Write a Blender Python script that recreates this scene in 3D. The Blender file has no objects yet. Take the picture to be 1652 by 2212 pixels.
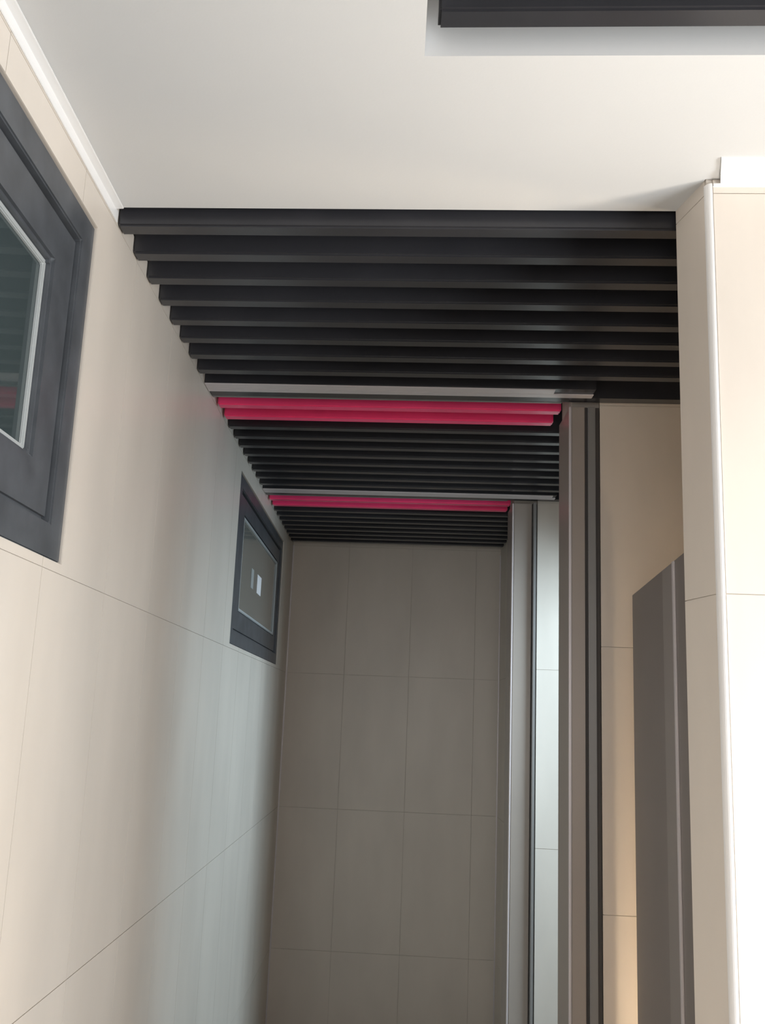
import bpy, bmesh, math, random
from mathutils import Vector, Matrix

# ------------------------------------------------------------------ frame of reference
# plan coordinates: x to the right, d = depth into the room, z = height above the floor.
# The cross walls of the building are not quite square to the long left wall (K).
K = 0.0525
EYE = 2.05
S = 0.80                        # metres per plan unit
def P(x, d, z):
    return Vector((x, d - K * x, z)) * S

scene = bpy.context.scene
coll = scene.collection

# ------------------------------------------------------------------ camera
F_PX, PITCH, ROLL, YAW = 2110.58, 0.2059, 0.0403, -0.0136
fw = Vector((math.sin(YAW) * math.cos(PITCH), math.cos(YAW) * math.cos(PITCH), math.sin(PITCH)))
rt = Vector((math.cos(YAW), -math.sin(YAW), 0))
up = rt.cross(fw)
rt2 = rt * math.cos(ROLL) + up * math.sin(ROLL)
up2 = up * math.cos(ROLL) - rt * math.sin(ROLL)
cam_d = bpy.data.cameras.new('camera')
cam = bpy.data.objects.new('camera', cam_d)
coll.objects.link(cam)
m = Matrix((rt2, up2, -fw)).transposed().to_4x4()
m.translation = Vector((0, 0, EYE * S))
cam.matrix_world = m
cam_d.sensor_fit = 'VERTICAL'
cam_d.sensor_height = 24.0
cam_d.lens = 24.0 * F_PX / 2212.0
cam_d.clip_start = 0.02
scene.camera = cam

# ------------------------------------------------------------------ world, light, exposure
scene.view_settings.view_transform = 'Standard'
scene.view_settings.look = 'None'
scene.view_settings.gamma = 1.0
scene.view_settings.use_curve_mapping = False
scene.view_settings.exposure = 0.0

world = bpy.data.worlds.new('overcast_sky')
scene.world = world
world.use_nodes = True
bg = world.node_tree.nodes['Background']
bg.inputs['Color'].default_value = (0.72, 0.86, 1.0, 1)
bg.inputs['Strength'].default_value = 0.3

def area(name, loc, target, sx, sy, power, col):
    l = bpy.data.lights.new(name, 'AREA')
    l.shape = 'RECTANGLE'; l.size = sx; l.size_y = sy
    l.energy = power; l.color = col
    o = bpy.data.objects.new(name, l); coll.objects.link(o)
    o.location = loc
    o.rotation_euler = (Vector(target) - Vector(loc)).to_track_quat('-Z', 'Y').to_euler()
    return o
# daylight falling through the window of the middle bay plus two added fill lights for the front room
P_MID, P_BACK, P_SIDE, P_LAMP, P_BAY = 70, 22, 120, 1200, 170
area('daylight_middle_bay', P(2.35, 4.30, EYE + .68), P(0.7, 4.85, EYE + .1), 1.0, .34, P_MID, (0.68, 0.87, 1.0))
area('fill_back', P(-.05, -2.1, EYE + .1), P(.1, 3.0, EYE + .1), .9, 1.4, P_BACK, (1.0, 0.97, 0.96))  # added fill from behind the camera, aimed down the corridor
area('fill_side', P(3.0, .0, EYE - .35), P(-.4, 2.1, EYE + .1), 1.3, 1.2, P_SIDE, (0.93, 0.97, 1.0))  # added fill for the left wall and the ceiling

# ------------------------------------------------------------------ materials
def rgb(r, g, b):
    f = lambda c: (c / 255 / 12.92) if c / 255 <= 0.04045 else ((c / 255 + 0.055) / 1.055) ** 2.4
    return (f(r), f(g), f(b), 1)
def mat(name, col, rough=0.5, metal=0.0, spec=0.5, mottled=0.0, scale=3.0, stretch=(1, 1, 1), bump=0.0, bscale=60.0):
    mt = bpy.data.materials.new(name); mt.use_nodes = True
    nt = mt.node_tree; b = nt.nodes['Principled BSDF']
    b.inputs['Base Color'].default_value = col
    b.inputs['Roughness'].default_value = rough
    b.inputs['Metallic'].default_value = metal
    b.inputs['Specular IOR Level'].default_value = spec
    tc = nt.nodes.new('ShaderNodeTexCoord'); mp = nt.nodes.new('ShaderNodeMapping')
    geo = nt.nodes.new('ShaderNodeNewGeometry')
    mp.inputs['Scale'].default_value = stretch
    nt.links.new(geo.outputs['Position'], mp.inputs['Vector'])
    n = nt.nodes.new('ShaderNodeTexNoise')
    n.inputs['Scale'].default_value = scale; n.inputs['Detail'].default_value = 5
    nt.links.new(mp.outputs['Vector'], n.inputs['Vector'])
    r = nt.nodes.new('ShaderNodeValToRGB')
    r.color_ramp.elements[0].position = 0.3; r.color_ramp.elements[1].position = 0.7
    r.color_ramp.elements[0].color = tuple(c * (1 - mottled) for c in col[:3]) + (1,)
    r.color_ramp.elements[1].color = tuple(min(1, c * (1 + mottled)) for c in col[:3]) + (1,)
    nt.links.new(n.outputs['Fac'], r.inputs['Fac'])
    nt.links.new(r.outputs['Color'], b.inputs['Base Color'])
    if bump:
        n2 = nt.nodes.new('ShaderNodeTexNoise'); n2.inputs['Scale'].default_value = bscale
        nt.links.new(mp.outputs['Vector'], n2.inputs['Vector'])
        bp = nt.nodes.new('ShaderNodeBump'); bp.inputs['Strength'].default_value = bump; bp.inputs['Distance'].default_value = 0.002
        nt.links.new(n2.outputs['Fac'], bp.inputs['Height']); nt.links.new(bp.outputs['Normal'], b.inputs['Normal'])
    return mt
def emit(name, col, s):
    mt = bpy.data.materials.new(name); mt.use_nodes = True
    b = mt.node_tree.nodes['Principled BSDF']
    b.inputs['Base Color'].default_value = col
    b.inputs['Emission Color'].default_value = col
    b.inputs['Emission Strength'].default_value = s
    return mt

M = {}
M['tile'] = mat('beige_tile', (0.66, 0.595, 0.525, 1), 0.38, mottled=0.055, scale=5, stretch=(1, 1, .35), bump=.05)
M['grout'] = mat('grout', (0.53, 0.478, 0.42, 1), 0.9, mottled=.05)
M['white'] = mat('white_ceiling_paint', (0.60, 0.60, 0.595, 1), 0.75, mottled=.01, bump=.06, bscale=220)
M['whitetrim'] = mat('white_trim', (0.80, 0.79, 0.78, 1), 0.4)
M['slat'] = mat('anthracite_slat', (0.030, 0.030, 0.034, 1), 0.27, mottled=.08, scale=8)
M['void'] = mat('black_void_paint', (0.016, 0.015, 0.016, 1), 0.9)
M['red'] = mat('crimson_slat', (0.95, 0.065, 0.21, 1), 0.26, mottled=.05, scale=8)
M['alu'] = mat('satin_aluminium', (0.66, 0.62, 0.63, 1), 0.38, metal=.3, mottled=.03)
M['jamb'] = mat('champagne_aluminium', (0.36, 0.315, 0.28, 1), 0.33, metal=.1, mottled=.03)
M['seal'] = mat('dark_seal', (0.06, 0.053, 0.049, 1), 0.6)
M['strip'] = mat('grey_strip', (0.25, 0.245, 0.24, 1), 0.4, metal=.3)
M['frame'] = mat('anthracite_frame', (0.072, 0.078, 0.087, 1), 0.40, mottled=.22, scale=14, bump=.1, bscale=40)
M['bead'] = mat('light_glazing_bead', (0.40, 0.42, 0.42, 1), 0.45)
M['glass'] = mat('dark_window_glass', (0.045, 0.060, 0.062, 1), 0.04, spec=.8)
M['glass2'] = mat('pale_window_glass', (0.20, 0.20, 0.18, 1), 0.05, spec=.8)
M['paper'] = mat('white_label', (0.85, 0.83, 0.84, 1), 0.6)
M['paperghost'] = mat('label_reflection', (0.36, 0.37, 0.36, 1), 0.6)
M['door'] = mat('taupe_door_laminate', (0.20, 0.173, 0.158, 1), 0.42, mottled=.05)
M['doorsheen'] = mat('taupe_door_reflection', (0.26, 0.232, 0.215, 1), 0.42)
M['floor'] = mat('floor_tile', (0.42, 0.39, 0.35, 1), 0.4, mottled=.06)
M['clear'] = mat('clear_pane', (0.9, 0.95, 0.95, 1), 0.02)
M['clear'].node_tree.nodes['Principled BSDF'].inputs['Transmission Weight'].default_value = 1.0

# ------------------------------------------------------------------ mesh helpers
def add_box(bm, x0, x1, d0, d1, z0, z1):
    v = [bm.verts.new(P(x, d, z)) for z in (z0, z1) for d in (d0, d1) for x in (x0, x1)]
    for f in ((0, 2, 3, 1), (4, 5, 7, 6), (0, 1, 5, 4), (2, 6, 7, 3), (0, 4, 6, 2), (1, 3, 7, 5)):
        bm.faces.new([v[i] for i in f])
def finish(name, bm, material, parent=None, bevel=0.0, seg=2, smooth=False):
    if bevel:
        bmesh.ops.bevel(bm, geom=list(bm.edges), offset=bevel, segments=seg, affect='EDGES', clamp_overlap=True)
    bmesh.ops.recalc_face_normals(bm, faces=bm.faces)
    xs = [v.co for v in bm.verts]
    c = Vector(((min(v.x for v in xs) + max(v.x for v in xs)) / 2,
                (min(v.y for v in xs) + max(v.y for v in xs)) / 2, min(v.z for v in xs)))
    bmesh.ops.translate(bm, verts=bm.verts, vec=-c)
    me = bpy.data.meshes.new(name); bm.to_mesh(me); bm.free()
    if smooth:
        for p in me.polygons: p.use_smooth = True
    me.materials.append(material)
    o = bpy.data.objects.new(name, me); coll.objects.link(o)
    o.location = c
    if parent is not None:
        o.parent = parent
        o.matrix_parent_inverse = Matrix.Identity(4)
        o.location = c - world_loc(parent)
    return o
def world_loc(o):
    l = o.location.copy()
    while o.parent is not None:
        o = o.parent; l += o.location
    return l
def boxes(name, bl, material, parent=None, bevel=0.0, seg=2):
    bm = bmesh.new()
    for b in bl: add_box(bm, *b)
    return finish(name, bm, material, parent, bevel, seg)
def thing(name, loc, label, cat, group=None):
    o = bpy.data.objects.new(name, None); coll.objects.link(o)
    o.location = loc; o.empty_display_size = .1
    return tag(o, label, cat, group)
def tag(o, label, cat, group=None):
    o['label'] = label; o['category'] = cat
    if group: o['group'] = group
    return o
def struct(o, label=None):
    o['kind'] = 'structure'
    if label: o['label'] = label
    return o

# ------------------------------------------------------------------ measures
A = 0.7224                      # left wall face at x = -A
ZC = EYE + 1.2078               # white ceiling
ZB = EYE + 1.174                # underside of the slats
ZT = ZB + 0.35                  # black slab above the slats
D0, DP = 2.1752, 2.0334         # back and front of the front wall on the right
XP, XQ = 0.6418, 0.6666         # its end: back and front corner
D1, D2, DF = 3.5528, 5.2554, 6.8679
TH = 0.235                      # partition thickness
XJ = 0.640                      # inner face of the jambs
XE = 2.45                       # right wall of the front room
XM = 1.62                       # right wall of the bays
X3 = 0.755                      # right wall of the last bay
YB = -1.6                       # back wall
T = 0.003                       # tile relief
TW, TZ, GAP = 0.45, 0.90, 0.0020
Z0 = EYE + 0.2732 - 3 * TZ      # height of the first (cut) joint row

# ------------------------------------------------------------------ tiles
def minus(rect, hole):
    """rectangle (u0,u1,v0,v1) minus hole, as up to four rectangles"""
    u0, u1, v0, v1 = rect; a, b, c, d = hole
    if b <= u0 or a >= u1 or d <= v0 or c >= v1: return [rect]
    out = []
    if a > u0: out.append((u0, a, v0, v1))
    if b < u1: out.append((b, u1, v0, v1))
    m0, m1 = max(a, u0), min(b, u1)
    if c > v0: out.append((m0, m1, v0, c))
    if d < v1: out.append((m0, m1, d, v1))
    return out
def tiles(parent, u0, u1, z0, z1, start, place, holes=()):
    """place(u0,u1,z0,z1) -> box in plan coordinates"""
    n0 = math.floor((u0 - start) / TW); n = n0
    while start + n * TW < u1 - 1e-6:
        a, b = max(u0, start + n * TW), min(u1, start + (n + 1) * TW)
        k = 0
        while Z0 + k * TZ < z1:
            c, d = max(z0, Z0 + k * TZ), min(z1, Z0 + (k + 1) * TZ)
            k += 1
            if d - c < .012 or b - a < .012: continue
            g = GAP / 2
            rs = [(a + g, b - g, c + g, d - g)]
            for h in holes:
                rs = [q for r in rs for q in minus(r, h)]
            rs = [r for r in rs if r[1] - r[0] > .004 and r[3] - r[2] > .004]
            if not rs: continue
            boxes('tile', [place(*r) for r in rs], M['tile'], parent)
        n += 1

# ------------------------------------------------------------------ the setting
# windows of the left wall: (d0, d1, z0, z1)
W1 = (0.35, 2.066, EYE + .295, EYE + 1.0936)
W2 = (4.37, 6.27, EYE + .293, EYE + 1.0936)
def wall_boxes_x(x0, x1, d0, d1, z0, z1, holes):
    rs = [(d0, d1, z0, z1)]
    for h in holes: rs = [q for r in rs for q in minus(r, h)]
    return [(x0, x1, r[0], r[1], r[2], r[3]) for r in rs]

wl = struct(boxes('wall_left', wall_boxes_x(-A - .22, -A - T, YB, DF + .25, 0, ZT, (W1, W2)), M['grout']))
tiles(wl, YB, DF, 0, ZT - .3, 1.95 - 10 * TW, lambda a, b, c, d: (-A - T, -A, a, b, c, d), (W1, W2))

fl = struct(boxes('floor', [(-A - .22, XE + .2, YB - .2, DF + .25, -.1, 0)], M['floor']))

we = struct(boxes('wall_end', [(-A - T, XM, DF + T, DF + .25, 0, ZT)], M['grout']))
tiles(we, -A, X3, 0, ZT - .3, -.316 - 3 * TW, lambda a, b, c, d: (a, b, DF, DF + T, c, d))
w3 = struct(boxes('wall_bay', [(X3 + T, X3 + .12, D2 + TH, DF + T, 0, ZT)], M['grout']))
tiles(w3, D2 + TH, DF, 0, ZT - .3, D2 + TH, lambda a, b, c, d: (X3, X3 + T, a, b, c, d))

# front wall on the right, seen end-on (its end splays a little)
XT = XQ + .016
bm = bmesh.new()
def prism(bm, pts, z0, z1):
    lo = [bm.verts.new(P(x, d, z0)) for x, d in pts]; hi = [bm.verts.new(P(x, d, z1)) for x, d in pts]
    n = len(pts)
    bm.faces.new(lo[::-1]); bm.faces.new(hi)
    for i in range(n): bm.faces.new((lo[i], lo[(i + 1) % n], hi[(i + 1) % n], hi[i]))
prism(bm, [(XQ + T, DP + T), (XE, DP + T), (XE, D0), (XP + T, D0)], 0, ZT)
wf = struct(finish('wall_front', bm, M['grout']))
tiles(wf, XT, XE, 0, ZC, XT, lambda a, b, c, d: (a, b, DP, DP + T, c, d))
for k in range(5):                              # tiles on the end of the front wall
    z0, z1 = max(0, Z0 + k * TZ + GAP / 2), min(Z0 + (k + 1) * TZ - GAP / 2, ZC + .12)
    if z1 < z0: continue
    bm = bmesh.new()
    prism(bm, [(XQ, DP + .012), (XQ + T, DP + .012), (XP + T, D0), (XP, D0)], z0, z1)
    finish('tile', bm, M['tile'], wf)

# cross partitions P1 and P2 (tiled front, right of the passage)
def partition(name, D, xr, t0):
    w = struct(boxes(name, [(t0 + .004, xr, D + T, D + TH, 0, ZT), (XJ + .012, t0 + .004, D + .03, D + TH, 0, ZT)], M['grout']))
    tiles(w, t0, xr, 0, ZT - .3, t0, lambda a, b, c, d: (a, b, D, D + T, c, d))
    return w
partition('wall_partition_1', D1, XM, .750)
partition('wall_partition_2', D2, XM, .772)

# right wall of the bays, with the window that lets the daylight in
WM = (D1 + TH + .12, D2 - .10, EYE - .6, EYE + .80)
wr = struct(boxes('wall_right', wall_boxes_x(XM, XM + .2, D0, DF + .25, 0, ZT, (WM,)), M['grout']))
tiles(wr, D1 + TH, D2, 0, ZT - .3, D1 + TH, lambda a, b, c, d: (XM - T, XM, a, b, c, d), (WM,))
# right and back wall of the front room, with openings added for the fill lights
WF = (-0.62, 0.55, EYE - .75, EYE + 1.0)
WS = (-1.10, 1.00, EYE - 1.2, EYE + .40)
struct(boxes('wall_side', wall_boxes_x(XE, XE + .2, YB - .2, D0, 0, ZT, (WS,)), M['tile']))
struct(boxes('wall_back', [(r[0], r[1], YB - .2, YB, r[2], r[3]) for r in minus((-A - .22, XE, 0, ZT), WF)], M['tile']))

# white ceiling of the front room with a rectangular opening
HX0, HX1, HD0, HD1 = .022, 1.45, .55, 1.612
HH = .16
cw = struct(boxes('ceiling_white', [
    (-A, HX0, YB, D0, ZC, ZC + .0125), (HX1, XE, YB, DP, ZC, ZC + .0125),
    (HX0, HX1, YB, HD0, ZC, ZC + .0125), (HX0, HX1, HD1, DP, ZC, ZC + .0125),
    (HX0, XQ, DP, D0, ZC, ZC + .0125)], M['white']))
boxes('opening_lining', [
    (HX0 - .012, HX0, HD0, HD1, ZC + .0125, ZC + HH), (HX1, HX1 + .012, HD0, HD1, ZC + .0125, ZC + HH),
    (HX0, HX1, HD1, HD1 + .012, ZC + .0125, ZC + HH), (HX0, HX1, HD0 - .012, HD0, ZC + .0125, ZC + HH),
    (HX0 - .012, HX1 + .012, HD0 - .012, HD1 + .012, ZC + HH, ZC + HH + .012)], M['white'], cw)

# black slab above the slats and the slats below it
cb = struct(boxes('ceiling_slatted', [(-A - .22, XE + .2, YB - .2, DF + .25, ZT, ZT + .1)], M['void']))
SW, SH, SP = .050, .10, .1475
def slat_mesh(x0, x1, material, name):
    bm = bmesh.new(); add_box(bm, x0, x1, 0, SW, 0, SH)
    bmesh.ops.bevel(bm, geom=list(bm.edges), offset=.004, segments=2, affect='EDGES')
    bmesh.ops.recalc_face_normals(bm, faces=bm.faces)
    me = bpy.data.meshes.new(name); bm.to_mesh(me); bm.free()
    me.materials.append(material); return me
def put(me, name, d, z, parent=None):
    o = bpy.data.objects.new(name, me); coll.objects.link(o)
    o.location = (0, d * S, z * S)
    if parent is not None:
        o.parent = parent; o.location = o.location - world_loc(parent)
    return o
long_me = slat_mesh(-A + .001, XM - .012, M['slat'], 'slat')
mid_me = slat_mesh(-A + .001, XM - .012, M['slat'], 'slat')
end_me = slat_mesh(-A + .001, X3 - .002, M['slat'], 'slat')
hole_me = slat_mesh(HX0 + .021, HX1 - .021, M['slat'], 'slat')
for k in range(8): put(long_me, 'slat', 2.203 + SP * k, ZB, cb)
for k in range(8): put(mid_me, 'slat', 3.925 + SP * k, ZB, cb)
for k in range(8): put(end_me, 'slat', 5.63 + SP * k, ZB, cb)
for k in range(6): put(hole_me, 'slat', 1.495 - SP * k, ZC + .004, cw)

# red bars behind the head rails
def red_bar(d, x1, label):
    me = slat_mesh(-A + .008, x1, M['red'], 'red_ceiling_bar')
    return tag(put(me, 'red_ceiling_bar', d, ZB), label, 'ceiling bar', 'red bars behind the grey head rails')
red_bar(3.632, .622, 'crimson ceiling bar directly behind the nearer grey head rail')
red_bar(3.783, .617, 'crimson ceiling bar, second one behind the nearer grey head rail')
red_bar(5.335, .637, 'crimson ceiling bar directly behind the farther grey head rail')
red_bar(5.482, .637, 'crimson ceiling bar, deepest one behind the farther grey head rail')

# ------------------------------------------------------------------ passage frames (head rail + right jamb)
def passage(D, xa, xb, xs, face, proud, label):
    t = thing('passage_frame', P(XJ, D, 0), label, 'door frame', 'aluminium passage frames')
    hd = boxes('head_rail', [(-A + .001, xb, D - .168, D - .078, ZB + .004, ZB + .08)], M['slat'], t, .002)
    boxes('rail_strip', [(-A + .001, xa, D - .166, D - .118, ZB - .001, ZB + .0035)], M['alu'], hd, .001)
    boxes('track_strip', [(-A + .001, xb, D - .117, D - .080, ZB - .001, ZB + .0035)], M['alu'], hd, .001)
    boxes('head_seal', [(-A + .001, xs, D - .072, D - .016, ZB + .004, ZB + .08)], M['slat'], t, .002)
    boxes('head_lip', [(-A + .001, XJ - .03, D - .012, D + .004, ZB + .004, ZB + .06)], M['strip'], t, .002)
    zt = ZB - .008
    r = boxes('jamb_reveal', [(XJ, XJ + .010, D + .004, D + TH, 0, zt)], M['jamb'], t, .0015)
    boxes('jamb_edge', [(XJ - .004, XJ + .005, D - .008, D + .003, 0, zt)], M['alu'], t, .0025)
    x = XJ + .006
    boxes('jamb_face', [(x, face[0], D - .006, D + .028, 0, zt)], M['jamb'], t, .002)
    boxes('jamb_seal', [(face[0] + .0005, face[1] - .0005, D + .006, D + .028, 0, zt)], M['seal'], t)
    boxes('side_strip', [(face[1], face[2], D - proud, D + .028, 0, zt)], M['strip'], t, .0015)
    boxes('edge_seal', [(face[2] + .0005, face[3] - .001, D + .007, D + .028, 0, zt)], M['seal'], t)
    return t
passage(D1, .560, .705, XM - .02, (.694, .706, .734, .750), .003, 'aluminium frame of the nearer passage with long grey head rail')
passage(D2, .830, .850, .90, (.742, .747, .762, .772), .036, 'aluminium frame of the farther passage lit by daylight')

# ------------------------------------------------------------------ trims
tr = struct(boxes('trim_1', [(-A, -A + .003, YB, D0 + .02, ZC - .030, ZC), (-A, -A + .022, YB, D0, ZC - .004, ZC)], M['whitetrim'], bevel=.0008))
bm = bmesh.new()                                    # rounded corner bead on the end of the front wall
n = 6; R = .012
pts = [(XQ + R - R * math.cos(i * math.pi / 2 / n) , DP + R - (R + .004) * math.sin(i * math.pi / 2 / n)) for i in range(n + 1)]
pts += [(XT - .002, DP - .004), (XT - .002, DP + R), ]
prism(bm, pts, 0, ZC - .012)
struct(finish('trim_2', bm, M['whitetrim']))
bm = bmesh.new()
prism(bm, [(XQ + .006, DP - .090), (XE, DP - .090), (XE, DP), (XQ + .033, DP)], ZC - .007, ZC)
prism(bm, [(XQ + .020, DP - .042), (XE, DP - .042), (XE, DP), (XQ + .033, DP)], ZC - .013, ZC - .007)
add_box(bm, XQ + .016, XE, DP - .006, DP, ZC - .019, ZC - .013)
struct(finish('trim_3', bm, M['whitetrim']))
struct(boxes('trim_4', [(-A, -A + .008, DF - .008, DF, 0, ZB)], M['alu']))
struct(boxes('trim_5', [(X3 - .006, X3, DF - .008, DF, 0, ZB - .03)], M['alu']))

# ------------------------------------------------------------------ windows of the left wall
def ring(x0, x1, d0, d1, z0, z1, b):
    """four bars; b = (near, far, top, bottom) widths"""
    return [(x0, x1, d0, d0 + b[0], z0, z1), (x0, x1, d1 - b[1], d1, z0, z1),
            (x0, x1, d0 + b[0], d1 - b[1], z1 - b[2], z1), (x0, x1, d0 + b[0], d1 - b[1], z0, z0 + b[3])]
def frame_ring(name, x0, x1, d0, d1, z0, z1, b, material, parent, bevel=0):
    bm = bmesh.new()
    o = [(d0, z0), (d1, z0), (d1, z1), (d0, z1)]
    n = [(d0 + b[0], z0 + b[3]), (d1 - b[1], z0 + b[3]), (d1 - b[1], z1 - b[2]), (d0 + b[0], z1 - b[2])]
    v = [[bm.verts.new(P(x, d, z)) for d, z in l] for x in (x0, x1) for l in (o, n)]
    for i in range(4):
        k = (i + 1) % 4
        bm.faces.new((v[0][i], v[0][k], v[1][k], v[1][i])); bm.faces.new((v[2][i], v[3][i], v[3][k], v[2][k]))
        bm.faces.new((v[0][i], v[2][i], v[2][k], v[0][k])); bm.faces.new((v[1][i], v[1][k], v[3][k], v[3][i]))
    bmesh.ops.recalc_face_normals(bm, faces=bm.faces)
    if bevel:
        es = [e for e in bm.edges if e.calc_face_angle(0) > .3]
        bmesh.ops.bevel(bm, geom=es, offset=bevel, segments=2, affect='EDGES', clamp_overlap=True)
    return finish(name, bm, material, parent)
def window(name, W, r, b, label, glass='glass'):
    d0, d1, z0, z1 = W
    e = .0015
    d0 += e; d1 -= e; z0 += e; z1 -= e
    xo = -A - .006
    t = bpy.data.objects.new(name, None); coll.objects.link(t)
    t.location = P(-A, (d0 + d1) / 2, z0); struct(t, label)
    f = [x * .36 for x in b]                       # outer frame
    frame_ring('window_frame', xo - .07, xo, d0, d1, z0, z1, f, M['frame'], t, .003)
    i0, i1, j0, j1 = d0 + f[0], d1 - f[1], z0 + f[3], z1 - f[2]
    g = .004
    boxes('rebate', ring(xo - .07, xo - .022, i0, i1, j0, j1, (g, g, g, g)), M['seal'], t)
    i0 += g; i1 -= g; j0 += g; j1 -= g
    s = [b[k] - f[k] - g - .014 for k in range(4)]
    sash = frame_ring('sash', xo - .06, xo - .010, i0, i1, j0, j1, s, M['frame'], t, .006)
    i0 += s[0]; i1 -= s[1]; j0 += s[3]; j1 -= s[2]
    frame_ring('glazing_bead', -A - r - .01, -A - r, i0, i1, j0, j1, (.014, .014, .014, .014), M['bead'], sash, .002)
    boxes('pane', [(-A - r - .014, -A - r - .008, i0 + .002, i1 - .002, j0 + .002, j1 - .002)], M[glass], sash)
    return t, sash
window('window_1', W1, .032, (.20, .215, .195, .21), 'anthracite framed window at the upper left, nearest the camera')
w2, s2 = window('window_2', W2, .016, (.30, .17, .175, .19), 'anthracite framed window high on the left wall of the far bays', 'glass2')
boxes('sticker_and_reflection', [(-A - .0235, -A - .0225, 5.30, 5.46, EYE + .635, EYE + .738)], M['paper'], s2)
boxes('sticker_and_reflection', [(-A - .0235, -A - .0225, 5.06, 5.15, EYE + .635, EYE + .738)], M['paperghost'], s2)  # ghost reflection of the label, painted as a second paler piece

# windows out of view: the middle bay's, and two added for the fill lights
def side_window(name, W, x, label):
    t = bpy.data.objects.new(name, None); coll.objects.link(t)
    t.location = P(x, W[0], W[2]); struct(t, label)
    boxes('window_frame', ring(x + .08, x + .13, W[0] + .002, W[1] - .002, W[2] + .002, W[3] - .002, (.06, .06, .06, .06)), M['frame'], t, .002)
side_window('window_3', WM, XM, 'window opening on the right of the middle bay')
side_window('fill_window_5', WS, XE, 'wide window added for fill light on the right side of the front room')
w4 = bpy.data.objects.new('fill_window_4', None); coll.objects.link(w4)
w4.location = P(WF[0], YB, WF[2]); struct(w4, 'window added for fill light in the back wall behind the camera')
boxes('window_frame', [(b[2], b[3], b[0], b[1], b[4], b[5]) for b in ring(YB - .13, YB - .08, WF[0] + .002, WF[1] - .002, WF[2] + .002, WF[3] - .002, (.06, .06, .06, .06))], M['frame'], w4, .002)

# ------------------------------------------------------------------ open door behind the front wall
h = Vector((.723, 2.30)); e = Vector((.825, 3.40))
dr = (e - h).normalized(); nr = Vector((dr.y, -dr.x))     # towards the right
LZ = EYE + .443
def leaf_box(bm, s0, s1, t0, t1, z0, z1):
    pts = [h + dr * s0 + nr * t0, h + dr * s1 + nr * t0, h + dr * s1 + nr * t1, h + dr * s0 + nr * t1]
    prism(bm, [(p.x, p.y) for p in pts], z0, z1)
L = (e - h).length
dl = thing('door_leaf', P(h.x, h.y, 0), 'open taupe door leaf partly hidden behind the front wall end', 'door')
bm = bmesh.new(); leaf_box(bm, 0, L, 0, .04, .008, LZ); finish('leaf', bm, M['door'], dl, .002)
bm = bmesh.new(); leaf_box(bm, L - .74, L - .585, -.002, -.0002, .012, LZ - .004); finish('reflection_band', bm, M['doorsheen'], dl)  # lighter colour stands in for a reflection on the leaf
bm = bmesh.new(); leaf_box(bm, L - .765, L - .745, -.006, -.0002, .012, LZ - .004); finish('edge_strip', bm, M['alu'], dl, .001)
for zz in (.30, 1.25, 2.20):
    bm = bmesh.new(); leaf_box(bm, -.085, .0, .010, .026, zz, zz + .11); finish('hinge', bm, M['alu'], dl, .003)

# ------------------------------------------------------------------ globe lamps on both faces of the front wall
def lathe(bm, cx, cd, prof, seg=28):
    rows = []
    for r_, z in prof:
        rows.append([bm.verts.new(P(cx, cd, z) + Vector((r_ * math.cos(2 * math.pi * i / seg), r_ * math.sin(2 * math.pi * i / seg), 0))) for i in range(seg)])
    for a, b in zip(rows, rows[1:]):
        for i in range(seg): bm.faces.new((a[i], a[(i + 1) % seg], b[(i + 1) % seg], b[i]))
    bm.faces.new(rows[0][::-1]); bm.faces.new(rows[-1])
def wall_lamp(LX, LD, LZ_, wall, RG, power, col, label):
    """wall = depth of the wall face it is fixed to"""
    sgn = 1 if wall > LD else -1
    lp = thing('wall_lamp', P(LX, wall, LZ_ - .14), label, 'lamp')
    bm = bmesh.new()
    lathe(bm, LX, LD, [(max(.02, RG * math.cos(a)), LZ_ + RG / S * math.sin(a)) for a in [math.radians(-74 + 10 * i) for i in range(17)]])
    finish('globe', bm, emit('lamp_globe_glass', col, power), lp, smooth=True)
    def dd(a, b): return (min(a, b), max(a, b))
    boxes('backplate', [(LX - .05, LX + .05) + dd(wall - sgn * .015, wall - sgn * .0005) + (LZ_ - .16, LZ_ - .04)], M['alu'], lp, .004)
    boxes('arm', [(LX - .010, LX + .010) + dd(LD - sgn * .01, wall - sgn * .014) + (LZ_ - .125, LZ_ - .105)], M['alu'], lp, .003)
    bm = bmesh.new(); lathe(bm, LX, LD, [(.02, LZ_ - .125), (.03, LZ_ - .105), (.03, LZ_ - RG / S * .9)]); finish('holder', bm, M['alu'], lp)
    return lp
l1 = wall_lamp(1.15, 1.80, EYE - 1.0, DP, .036, P_LAMP, (1.0, 0.90, 0.78, 1), 'wall lamp with open drum shade on the front wall, right of the frame')
bm = bmesh.new()                                  # drum shade, open above and below
zl = EYE - 1.0; hgt, rad = .110, .0885 * S
ro = []
for r_, z in ((rad, zl - hgt), (rad, zl + hgt), (rad - .003, zl + hgt), (rad - .003, zl - hgt)):
    ro.append([bm.verts.new(P(1.15, 1.80, z) + Vector((r_ * math.cos(2 * math.pi * i / 36), r_ * math.sin(2 * math.pi * i / 36), 0))) for i in range(36)])
for a in range(4):
    for i in range(36):
        bm.faces.new((ro[a][i], ro[a][(i + 1) % 36], ro[(a + 1) % 4][(i + 1) % 36], ro[(a + 1) % 4][i]))
finish('shade', bm, M['whitetrim'], l1, smooth=False)
wall_lamp(1.30, 2.38, EYE - 1.38, D0, .055, P_BAY, (1.0, 0.80, 0.56, 1), 'small warm globe wall lamp behind the open taupe door')
